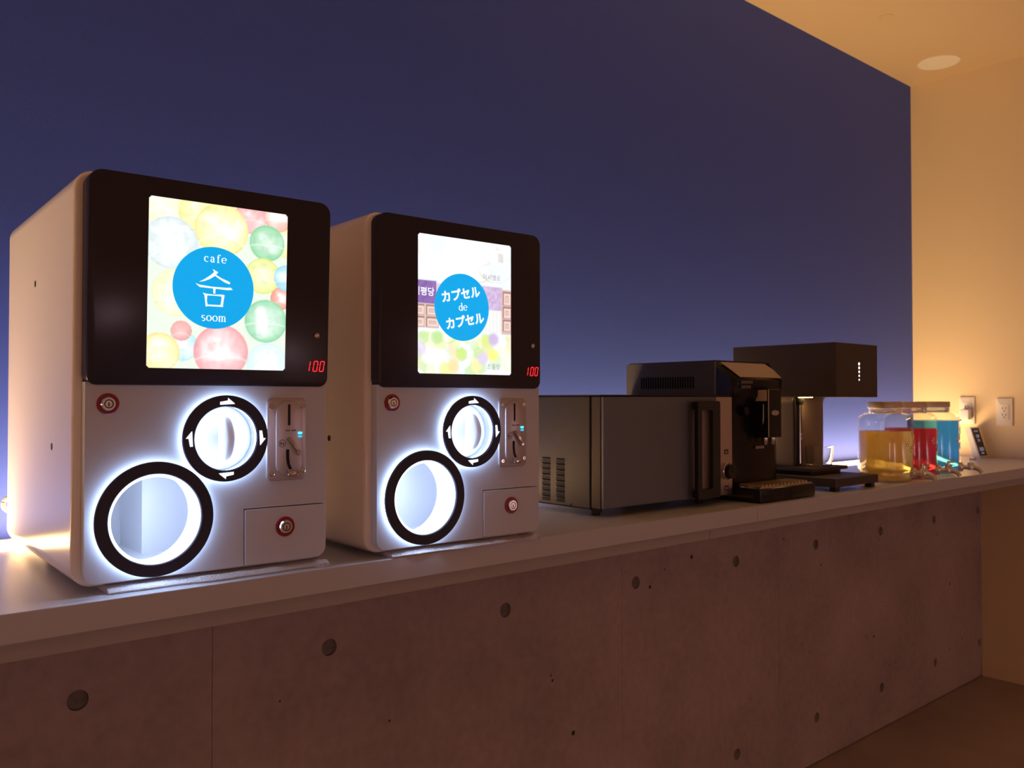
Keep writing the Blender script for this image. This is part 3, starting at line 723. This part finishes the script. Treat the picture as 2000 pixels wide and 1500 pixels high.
TH = .0085     # folded towel under each machine
M1 = ((-.0844, -.2933, ZT+TH), -.0329); M2 = ((.3332, -.3225, ZT+TH), -.0254)
capsule_machine(*M1, 'white capsule vending machine at the left, screen of capsules with cafe soom logo', 1, .010)
capsule_machine(*M2, 'white capsule vending machine beside the microwave, screen with Japanese lettering on blue disc', 2, .0)

def towel(loc, rotz, label, x0, x1, yfront, lump):
    bm = NB(); nx, ny = 60, 8; V = {}
    rs = random.Random(3)
    zmax = TH-.0004
    for i in range(nx+1):
        s = i/nx; x = x0+(x1-x0)*s
        wob = .0025*math.sin(s*9)+.0015*math.sin(s*23+1)
        yf0 = yfront+wob-(.006*math.exp(-((s-.97)/.03)**2) if lump else 0)
        for j in range(ny+1):
            v_ = j/ny; y = yf0+(.36-yf0)*(v_**1.8)
            e = min(1.0, (v_**1.8)*(.36-yf0)/.004)
            top = zmax*(.35+.65*math.sqrt(e))-(.0004*math.sin(s*40+j))*(e)
            if y < YP and lump: top += .0045*math.exp(-((s-.965)/.035)**2)*(1-e*.2)
            if y > -.004: top = zmax
            V[i, j, 1] = bm.verts.new((x, y, max(.0015, top))); V[i, j, 0] = bm.verts.new((x, y+(.001 if j == 0 else 0), .0002))
    for i in range(nx):
        for j in range(ny):
            bm.faces.new((V[i,j,1], V[i+1,j,1], V[i+1,j+1,1], V[i,j+1,1])); bm.faces.new((V[i,j,0], V[i,j+1,0], V[i+1,j+1,0], V[i+1,j,0]))
        bm.faces.new((V[i,0,0], V[i+1,0,0], V[i+1,0,1], V[i,0,1])); bm.faces.new((V[i,ny,1], V[i+1,ny,1], V[i+1,ny,0], V[i,ny,0]))
    for j in range(ny):
        bm.faces.new((V[0,j,0], V[0,j,1], V[0,j+1,1], V[0,j+1,0])); bm.faces.new((V[nx,j,1], V[nx,j,0], V[nx,j+1,0], V[nx,j+1,1]))
    o = obj('towel', bm, m_towel, None, True, loc=loc, rot=(0, 0, rotz)); props(o, label, 'towel', 'towels under the machines')
towel((M1[0][0], M1[0][1], ZT), M1[1], 'thin folded white towel under the leftmost capsule machine', .040, .352, -.0255, True)
towel((M2[0][0], M2[0][1], ZT), M2[1], 'thin folded white towel under the capsule machine beside the microwave', .040, .350, -.0215, True)

# power cord of the first machine, lying over the light strip
pts = smooth_path([(-.030, .196, ZT+.075), (-.055, .203, ZT+.083), (-.0675, .206, ZT+.078), (-.0685, .206, ZT+.066), (-.058, .207, ZT+.055), (-.045, .208, ZT+.035), (-.040, .214, ZT+.014), (-.055, .222, ZT+.0048), (-.085, .228, ZT+.0042), (-.14, .231, ZT+.0042), (-.35, .233, ZT+.0042), (-.60, .232, ZT+.0042), (-1.1, .234, ZT+.0042)], 8)
o = obj('power_cord', tube(NB(), pts, .0040, 10), m_cord, None, True); props(o, 'white power cord running behind the leftmost machine along the lit counter edge', 'cable')

# ------------------------------------------------------------------ microwave oven
mw = thing('microwave_oven', (.9598, -.2463, ZT), 'steel microwave oven with black handle and side vents, between capsule and coffee machines', 'microwave', -.008)
MS = .978
mz0, mz1, mwW, mwD = .0180/MS, .2595/MS, .470, .345
obj('housing', box(NB(), .0, mwW, .036, mwD, mz0-.003, mz1+.001, .0035), m_steel, mw)
obj('front_gap', box(NB(), .003, mwW-.003, .0325, .036, mz0+.002, mz1-.001), m_dark, mw)
obj('front_frame', box(NB(), 0, mwW, .004, .0325, mz0, mz1, .002), mat('bronze_steel_frame', (.07,.055,.04), .42, metal=.9), mw)
obj('top_trim', box(NB(), -.0005, mwW+.0005, .003, mwD-.002, mz1+.0011, mz1+.0032), m_blk, mw)
dr = obj('door', box(NB(), .0015, .402, -.003, .004, mz0+.0015, mz1-.0015, .0012), m_mwglass, mw)
bm = NB()
hx0, hx1, hz0, hz1, hb = .304, .392, .020, .254, .016
slab_holes(bm, rrect(hx0, hx1, hz0, hz1, .006, 4), [rrect(hx0+hb, hx1-.030, hz0+.022, hz1-.022, .004, 4)], -.014, -.024)
for z in (hz0+.002, hz1-.020): box(bm, hx0+.006, hx1-.012, -.014, -.003, z, z+.018)
obj('handle', bm, m_blk, dr)
obj('handle_backplate', box(NB(), hx0+.014, hx1-.002, -.0042, -.003, hz0+.014, hz1-.014, .0004), mat('steel_strip', (.42,.35,.30), .5, metal=.3), dr)
cpn = obj('control_panel', box(NB(), .4045, mwW-.0005, -.003, .004, mz0+.0015, mz1-.0015, .001), mat('warm_steel_panel', (.55,.48,.42), .34, metal=1), mw)
def dial(cx, cz, r):
    bm = NB(); lathe_y(bm, [(r, -.003), (r, -.0115), (r*.93, -.013), (r*.90, -.013)], cx, cz, 36, False, False); o = obj('dial_collar', bm, m_chrome, cpn, True)
    bm = NB(); lathe_y(bm, [(r*.90, -.013), (r*.84, -.024), (r*.76, -.0255), (.0001, -.0255)], cx, cz, 36, True, True); box(bm, cx-.0012, cx+.0012, -.0262, -.025, cz, cz+r*.7); obj('dial', bm, m_blk, cpn, True, angle=30)
dial(.441, .079, .0205)
for z in (.127, .037):
    bm = NB(); box(bm, .436, .453, -.0036, -.003, z-.006, z+.006); obj('printed_symbol', bm, mat('print_brown', (.05,.035,.03), .6), cpn)
    bm = NB(); box(bm, .4395, .4440, -.0039, -.0036, z-.003, z+.003); box(bm, .4455, .4500, -.0039, -.0036, z-.003, z+.001); obj('symbol_mark', bm, mat('print_pale', (.4,.33,.28), .6), cpn)
# pressed louvres on the left side
bm = NB()
n = 10; rings = []
for i in range(n+1):
    s = i/n; yy = -.0145+.029*s; k = math.sin(PI*s)**.6 if 0 < s < 1 else 0.0
    rings.append([(0.0, yy, .0045), (-.0036*k-.0002, yy, .0036-.001*k), (-.0042*k-.0002, yy, .0012), (-.0034*k-.0001, yy, .0008), (0.0, yy, .0030)])
loft(bm, rings)
lou = None; slot = None
for cy in (.179, .131):
    for k in range(8):
        z = .1165-k*.0125
        sb = NB()
        if lou is None:
            lou = obj('louvre', bm, m_steel, mw, True, loc=(0, cy-.0, z+.003))
            sb = slab(NB(), rrect(-.0142, .0142, -.0040, .0036, .0030, 3), 0, -.0004)
            bmesh.ops.rotate(sb, verts=sb.verts[:], cent=(0, 0, 0), matrix=Matrix.Rotation(-PI/2, 3, 'Z'))
            slot = obj('louvre_slot', sb, m_dark, mw, loc=(0, cy, z-.001))
        else:
            part_copy(lou, mw, (0, cy, z+.003)); part_copy(slot, mw, (0, cy, z-.001)); sb.free()
bm = NB(); lathe_y(bm, [(.0028, 0), (.0028, -.0012), (.0001, -.0016)], 0, 0, 14, False, True); bmesh.ops.rotate(bm, verts=bm.verts[:], cent=(0, 0, 0), matrix=Matrix.Rotation(-PI/2, 3, 'Z'))
obj('screw', bm, m_blk, mw, True, loc=(0, .098, .022))
ft = None
for fx_, fy_ in ((.030, .050), (.400, .050), (.030, .290), (.400, .290)):
    if ft is None:
        bm = NB(); lathe_z(bm, [(.0001, 0), (.010, 0), (.0115, .002), (.0115, .0075), (.0145, .0078), (.0145, .0158)], n=24, cap0=True, cap1=True); ft = obj('foot', bm, m_blk, mw, True, loc=(fx_, fy_, 0), angle=30)
    else: part_copy(ft, mw, (fx_, fy_, 0))

mw.scale = (MS, MS, MS)

# ------------------------------------------------------------------ coffee machine
cf = thing('coffee_machine', (1.431, -.324, ZT), 'black espresso machine with drip tray and spout, right of the microwave', 'coffee machine')
CW = .250
def plan(front, r, y1=.423, x0=0.0, x1=CW, n=8, rr_=.055):
    """plan outline (x, y): convex front"""
    pts = [(x0, y1), (x0, front+.020)]
    pts += [(x0+.004+.010*(1-math.cos(.5*PI*i/4)), front+.020-.014*math.sin(.5*PI*i/4)) for i in range(1, 5)]
    pts += [(x0+.014+(x1-x0-.014-rr_)*i/6, front+.006-.006*math.sin(PI*i/6)) for i in range(1, 7)]
    pts += [(x1-rr_+rr_*math.sin(.5*PI*i/6), front+.006+rr_*(1-math.cos(.5*PI*i/6))) for i in range(1, 7)]
    pts += [(x1, y1)]
    return pts
pl = lambda front, z, **k: [(x, y, z) for x, y in plan(front, 0, **k)]
obj('front_body', loft(NB(), [pl(.082, .032), pl(.078, .24), pl(.066, .262), pl(.064, .302), pl(.066, .3055), pl(.122, .3475), pl(.126, .349)]), m_cofblk, cf, True, angle=30)
# charcoal side cheek, left and right
for sx, nm in ((-.0022, 'side_cheek'), (CW-.0008, 'side_cheek')):
    o = rrect(.128, .424, .006, .3495, .010, 4)
    bm = NB(); loft(bm, [[(sx, y, z) for y, z in o], [(sx+.003, y, z) for y, z in o]]); obj(nm, bm, m_cofside, cf)
bm = NB(); box(bm, -.0026, .0006, .1262, .1292, .02, .3495); obj('edge_trim', bm, mat('grey_trim', (.16,.16,.18), .5), cf)
# ventilation slots on the visible cheek
sl = None
for i in range(22):
    yy = .196+i*(.369-.196)/21
    if sl is None: sl = obj('vent_slot', box(NB(), -.0026, -.0020, -.0023, .0023, .281, .311), mat('vent_black', (.003,.003,.003), .9, spec=.1), cf, loc=(0, yy, 0))
    else: part_copy(sl, cf, (0, yy, 0))
obj('top_cover', box(NB(), .004, CW-.004, .13, .418, .349, .352, .001), m_cofside, cf)
# sloped gloss black control panel; tan base colour paints in the reflected warm ceiling
cpl = NB()
zs = lambda y: .3055+(y-.066)*(.3475-.3055)/(.122-.066)
q4 = [(.020, .0685), (.205, .0685), (.214, .098), (.205, .1195), (.010, .1195)]
loft(cpl, [[(x, y, zs(y)+.0002) for x, y in q4], [(x, y-.0006, zs(y)+.0012) for x, y in q4]])
cpo = obj('control_panel', cpl, mat('ceiling_reflection_tan', (.50,.40,.28), .38), cf)
bm = NB()
for x0_, x1_, y_ in ((.035, .075, .112), (.12, .165, .112), (.05, .18, .0725)):
    k = int((x1_-x0_)/.009)
    for i in range(k):
        xa = x0_+i*.009; bm.faces.new([bm.verts.new((x, y, zs(y)+.0015)) for x, y in ((xa, y_), (xa+.006, y_), (xa+.006, y_+.003), (xa, y_+.003))])
obj('panel_print', bm, mat('print_brown2', (.16,.10,.06), .6), cpo)
# icon rows on the upper front
bm = NB()
for r_, z_ in ((6, .292), (5, .280)):
    for i in range(r_):
        xa = .018+i*.0085; bm.faces.new([bm.verts.new((x, .0635, z)) for x, z in ((xa, z_), (xa+.0055, z_), (xa+.0055, z_+.007), (xa, z_+.007))])
obj('icon_print', bm, mat('icon_grey', (.22,.19,.17), .5), cf)
# spout block
spb = obj('coffee_spout', box(NB(), .094, .156, .037, .082, .155, .279, .004, 3), m_cofblk, cf)
bm = NB(); box(bm, .0925, .0945, .041, .076, .248, .276, .0006); obj('spout_badge_plate', bm, mat('spout_tan', (.55,.43,.30), .4), spb)
bm = NB(); tube(bm, smooth_path([(.0925, .050, .240), (.0915, .050, .205), (.0915, .052, .190), (.0918, .062, .186)], 6), .0012, 8); obj('spout_rib', bm, m_chrome, spb, True)
bm = NB(); box(bm, .094, .0965, .0362, .039, .157, .277, .0006); obj('spout_edge', bm, m_chrome, spb)
for x in (.108, .142):
    bm = NB(); lathe_z(bm, [(.0001, .137), (.0045, .137), (.0058, .143), (.0072, .149), (.0072, .156)], x, .056, 20, True, True); obj('nozzle', bm, m_chrome, spb, True, angle=30)
bm = NB(); e = [(.125+.017*math.cos(2*PI*i/32), .218+.0065*math.sin(2*PI*i/32)) for i in range(32)]
loft(bm, [ring_y(e, .037), ring_y(e, .0360), ring_y([(.125+(x-.125)*.88, .218+(z-.218)*.80) for x, z in e], .0360), ring_y([(.125+(x-.125)*.88, .218+(z-.218)*.80) for x, z in e], .0366)], False, True)
obj('badge', bm, mat('badge_metal', (.55,.5,.46), .35, metal=1), spb)
bm = text_bm('DeLonghi', .008, .125, .218, 0, .0001, width=.025)
for v in bm.verts: v.co.y = .0357
obj('badge_lettering', bm, mat('badge_letter', (.75,.7,.66), .4), spb)
# small knob at the left of the front and a faint printed line
bm = NB(); lathe_y(bm, [(.012, .080), (.012, .068), (.010, .065), (.0001, .065)], .045, .222, 28, False, True); obj('steam_knob', bm, m_cofblk, cf, True, angle=30)
bm = NB()
for i in range(7): bm.faces.new([bm.verts.new((x, .0765, z)) for x, z in ((.098+i*.0055, .126), (.102+i*.0055, .126), (.102+i*.0055, .133), (.098+i*.0055, .133))])
obj('front_print', bm, mat('icon_pale', (.45,.40,.36), .5), cf)
# drip tray
tr = obj('drip_tray', slab(NB(), rrect(.0, .252, .0015, .035, .004, 3), .16, .0, .003), m_cofblk, cf, True, angle=30)
bm = NB(); box(bm, -.0004, .0, .02, .15, .012, .026); obj('tray_strip', bm, m_steel, tr)
bm = NB(); slab_holes(bm, [(.006, .006), (.246, .006), (.246, .078), (.006, .078)], [[(.012, .012), (.240, .012), (.240, .072), (.012, .072)]], .0352, .0382)
for v in bm.verts: v.co = (v.co.x, v.co.z, v.co.y)
obj('grille_frame', bm, m_chrome, tr)
gs = None
for i in range(13):
    x = .026+i*.0166
    if gs is None: gs = obj('grille_slat', tube(NB(), [(0, .010, .0385), (0, .074, .0385)], .0046, 12), mat('warm_glint_rod', (.85,.66,.40), .22, metal=.75), tr, True, loc=(x, 0, 0))  # chrome slats; gold base colour paints in their warm reflections
    else: part_copy(gs, tr, (x, 0, 0))
bm = NB(); box(bm, .118, .126, -.0006, .0, .006, .032); box(bm, .132, .140, -.0006, .0, .006, .032); obj('tray_notch', bm, m_dark, tr)

# ------------------------------------------------------------------ water dispenser
wd = thing('drink_dispenser', (1.818, -.310, ZT), 'black cantilevered drink dispenser with a row of white dots on its head', 'dispenser')
DW = .237
obj('head', box(NB(), 0, DW, 0, .330, .2580, .4085, .0022), m_disp, wd)
# column with a flared top on both sides
bm = NB(); colx0, colx1 = .050, .218
prof = []
rf = .020
right = [(colx1, .0575), (colx1, .2575-rf)]+[(colx1+rf-rf*math.cos(.5*PI*i/6), .2575-rf+rf*math.sin(.5*PI*i/6)) for i in range(1, 7)]
left = [(colx0-(x-colx1), z) for x, z in right][::-1]
slab(bm, right+left, .318, .160, .0015); obj('column', bm, m_dispcol, wd, True, angle=25)
obj('channel', box(NB(), colx0+.001, colx0+.040, .1555, .1600, .060, .255, .001), m_blk, wd)
bm = NB(); tube(bm, [(colx0+.020, .151, .066), (colx0+.020, .151, .250)], .0032, 14); obj('spout_tube', bm, m_chrome, wd, True)
bm = NB(); lathe_z(bm, [(.0001, .236), (.010, .236), (.013, .244), (.013, .2578)], colx0+.020, .151, 24, True, True); obj('outlet', bm, m_blk, wd, True, angle=30)
for z in (.150, .138): obj('sensor', box(NB(), colx0+.030, colx0+.038, .1545, .1556, z-.004, z+.004), m_chrome, wd)
obj('base_plate', box(NB(), -.004, DW, 0, .320, .0120, .0360, .002), m_disp, wd)
obj('cup_platform', box(NB(), .030, .232, .090, .300, .0460, .0570, .002), m_disp, wd)
obj('platform_riser', box(NB(), .045, .215, .105, .290, .0360, .0460), m_blk, wd)
ft = None
for x, y in ((.014, .012), (.212, .012), (.014, .30), (.212, .30)):
    if ft is None: ft = obj('foot', box(NB(), -.010, .010, -.008, .012, 0, .0122, .001), m_blk, wd, loc=(x, y, 0))
    else: part_copy(ft, wd, (x, y, 0))
dt = None
for k in range(5):
    r = .0042-.0004*k; z = .352-.0112*k
    bm = NB(); cyl_y(bm, .128, z, r, .0005, -.0006, 18); obj('indicator_dot', bm, emis('white_indicator', (1, .96, .9), 1.6), wd)
obj('head_mark', box(NB(), .190, .215, -.0004, .0002, .376, .3775), mat('print_dim', (.10,.08,.07), .5), wd)
obj('lamp_lens', box(NB(), .054, .092, .122, .146, .2575, .25795), emis('warm_outlet_lamp', (1, .60, .20), 45.0), wd)

# glass on the platform
gl = NB()
lathe_z(gl, [(.0001, .0), (.033, .0), (.036, .002), (.0395, .056), (.0402, .0575), (.0392, .0575), (.0380, .055), (.0345, .0055), (.0001, .005)], n=56, cap0=True, cap1=True)
o = obj('glass_cup', gl, m_thick, None, True, loc=(1.957, -.180, ZT+.0572), angle=35); props(o, 'small clear empty glass tumbler on the dispenser platform', 'glass')

# ------------------------------------------------------------------ drink jars
def drink_jar(x, y, liquid, label, level, rot):
    t = thing('drink_jar', (x, y, ZT), label, 'jar', rot, 'glass drink jars with taps')
    prof_o = [(.0001, .0), (.066, .0), (.074, .004), (.0785, .012), (.0795, .022), (.0795, .182), (.0780, .193), (.0720, .202), (.0600, .2085), (.0500, .2110)]
    prof_i = [(.0470, .2090), (.0570, .2065), (.0685, .200), (.0745, .191), (.0760, .181), (.0760, .024), (.0735, .012), (.066, .0075), (.0001, .007)]
    bm = NB(); lathe_z(bm, prof_o+prof_i, n=72, cap0=True, cap1=True); body = obj('glass_body', bm, m_glass, t, True, angle=60)
    lp = [(.0001, .0074), (.0655, .0079), (.0730, .0122), (.0756, .0242)]
    lp += [(.0756, .03+(level-.032)*i/4) for i in range(5)]+[(.0752, level), (.0001, level)]
    bm = NB(); lathe_z(bm, lp, n=72, cap0=True, cap1=True); obj('drink', bm, liquid, t, True, angle=60)
    nk = [(.0485, .2108)]
    for k in range(3): z0 = .2122+k*.0048; nk += [(.0478, z0), (.0500, z0+.0014), (.0500, z0+.0028), (.0478, z0+.0042)]
    bm = NB(); lathe_z(bm, nk+[(.0450, .2268), (.0445, .2120), (.0472, .2092)], n=64); obj('threaded_neck', bm, m_thick, t, True, angle=40)
    # embossed blossoms on the front of the glass
    bm = NB()
    for a0, z0 in ((-90, .150), (-68, .128), (-112, .122), (-95, .100)):
        for k in range(6):
            a = math.radians(a0+(5.5*math.cos(2*PI*k/6) if k else 0)); z = z0+(.0085*math.sin(2*PI*k/6) if k else 0)
            s = bmesh.new(); bmesh.ops.create_icosphere(s, subdivisions=2, radius=1)
            mt = Matrix.Translation((.0795*math.cos(a), .0795*math.sin(a), z)) @ Matrix.Rotation(a, 4, 'Z') @ Matrix.Diagonal((.0016, .0042, .0042, 1))
            merge(bm, s, mt)
    obj('embossed_pattern', bm, m_thick, t, True)
    # lid with ribbed rim
    bm = NB(); n = 96
    rr = lambda i, r: r+(.0005 if i % 2 else 0)
    loft(bm, [[(rr(i, r)*math.cos(2*PI*i/n), rr(i, r)*math.sin(2*PI*i/n), z) for i in range(n)] for r, z in ((.0488, .2262), (.0505, .2270), (.0505, .2422), (.0490, .2444), (.0430, .2446), (.0420, .2434), (.0002, .2434))], False, True)
    obj('lid', bm, m_lid, t, True, angle=50)
    # tap
    zt_ = .030; y0 = -.0795
    bm = NB(); lathe_y(bm, [(.0155, y0+.006), (.0160, y0-.004), (.0130, y0-.008), (.0075, y0-.010), (.0075, y0-.022)], 0, zt_, 28, True, True); tp = obj('tap', bm, m_tap, t, True, angle=35)
    bm = NB(); cyl = bm; lathe_z(cyl, [(.0095, zt_-.009), (.0105, zt_-.004), (.0105, zt_+.012), (.0085, zt_+.015)], 0, y0-.030, 24, True, True)
    pth = smooth_path([(0, y0-.030, zt_), (0, y0-.044, zt_-.002), (0, y0-.056, zt_-.009), (0, y0-.062, zt_-.018)], 6); tube(bm, pth, [.0085-.0022*i/(len(pth)-1) for i in range(len(pth))], 16); obj('tap_spout', bm, m_tap, tp, True, angle=40)
    bm = NB(); lathe_z(bm, [(.0045, zt_+.014), (.0045, zt_+.024)], 0, y0-.030, 16, True, True); box(bm, -.0035, .0035, y0-.047, y0-.026, zt_+.023, zt_+.029, .0015); obj('tap_lever', bm, m_tap, tp, True, angle=35)
    return t
drink_jar(2.225, -.250, m_yel, 'glass tap jar of amber yellow drink next to the dispenser', .155, .15)
drink_jar(2.393, -.250, m_redliq, 'glass tap jar of red drink between the yellow and blue jars', .160, .25)
drink_jar(2.563, -.250, m_bluliq, 'glass tap jar of bright blue drink nearest the right wall', .182, .30)

# ------------------------------------------------------------------ wall outlets, plug, small display
def wall_outlet(yc, zc, label):
    t = thing('wall_outlet', (XR, yc, zc), label, 'outlet', -PI/2, 'wall outlets on the right wall')   # local -y faces the room
    m = mat('outlet_plastic', (.80,.74,.68), .4)
    obj('cover_plate', slab(NB(), rrect(-.0325, .0325, -.059, .059, .003, 4), 0, -.0075, .002), m, t, True, angle=25)
    obj('insert', slab(NB(), rrect(-.017, .017, -.034, .034, .002, 3), -.007, -.0088, .0008), m, t, True, angle=25)
    for z in (.014, -.014):
        for x, w, h in ((-.0065, .0012, .0045), (.0065, .0012, .0038)): obj('socket_slot', box(NB(), x-w, x+w, -.0093, -.0085, z+.003-h, z+.003+h), m_dark, t)
        bm = NB(); cyl_y(bm, 0, z-.008, .0024, -.0085, -.0093, 14); obj('ground_hole', bm, m_dark, t)
    bm = NB(); box(bm, .020, .022, -.0082, -.0075, -.030, .030); obj('print_line', bm, mat('print_faint', (.5,.42,.36), .5), t)
    return t
wall_outlet(.0505, 1.148, 'white wall outlet holding a plugged-in adapter')
wall_outlet(-.1005, 1.142, 'empty white double wall outlet near the right edge')
pa = thing('plug_adapter', (XR-.0088, .046, 1.130), 'white power adapter plugged into the wall outlet', 'adapter', -PI/2)
obj('adapter_body', box(NB(), -.021, .017, -.036, -.0008, -.022, .022, .004, 3), m_white, pa, True)
for x in (-.007, .007): obj('prong', box(NB(), x-.0008, x+.0008, -.001, .006, .001, .006), m_chrome, pa)
bm = NB(); pth = smooth_path([(-.012, -.030, -.020), (-.020, -.036, -.026), (-.040, -.040, -.034), (-.075, -.038, -.060), (-.11, -.03, -.12), (-.13, -.02, -.1795)], 6); tube(bm, pth, .0026, 10); obj('cord', bm, m_blk, pa, True)

dv = thing('tilted_display', (3.524, -.035, ZT), 'small white-cased gadget with dark tilted screen by the right wall', 'gadget')
bm = NB(); a = math.radians(17); Hh, Tt, Ww = .132, .026, .084
prof = [(0, 0), (Tt*1.1, 0), (Tt*1.1+math.sin(a)*Hh*.9, Hh*.93), (math.sin(a)*Hh+.006, Hh), (math.sin(a)*Hh, Hh-.002)]
loft(bm, [[(x, y, z) for y, z in prof] for x in (0, Ww)]); bmesh.ops.recalc_face_normals(bm, faces=bm.faces[:]); bmesh.ops.bevel(bm, geom=bm.edges[:], offset=.0025, segments=2, affect='EDGES')
obj('case', bm, m_white, dv, True, angle=35)
def tiltpt(x, s, off): # point on the front face: s along the height
    return (x, math.sin(a)*s-off*math.cos(a), s*(Hh-.002)/Hh+off*math.sin(a)*.3)
bm = NB(); loft(bm, [[tiltpt(x, s, o_) for x, s in ((.004, .010), (Ww-.004, .010), (Ww-.004, Hh-.004), (.004, Hh-.004))] for o_ in (-.001, .0012)]); sc_ = obj('screen', bm, m_black, dv)
bm = NB()
def sblob(x0, x1, s0, s1): bm.faces.new([bm.verts.new(tiltpt(x, s, .0016)) for x, s in ((x0, s0), (x1, s0), (x1, s1), (x0, s1))])
for s0, s1, xs in ((.112, .120, ((.012, .020), (.024, .032), (.036, .044))), (.088, .101, ((.016, .026), (.030, .042))), (.070, .082, ((.020, .028), (.032, .038))), (.030, .046, ((.012, .022), (.026, .036), (.039, .046))), (.018, .024, ((.016, .040),))):
    for x0_, x1_ in xs: sblob(x0_*1.25+.006, x1_*1.25+.006, s0, s1)
obj('screen_symbols', bm, mat('lcd_grey', (.2,.2,.24), .4, emit=(.42,.42,.56), estr=.30), sc_)
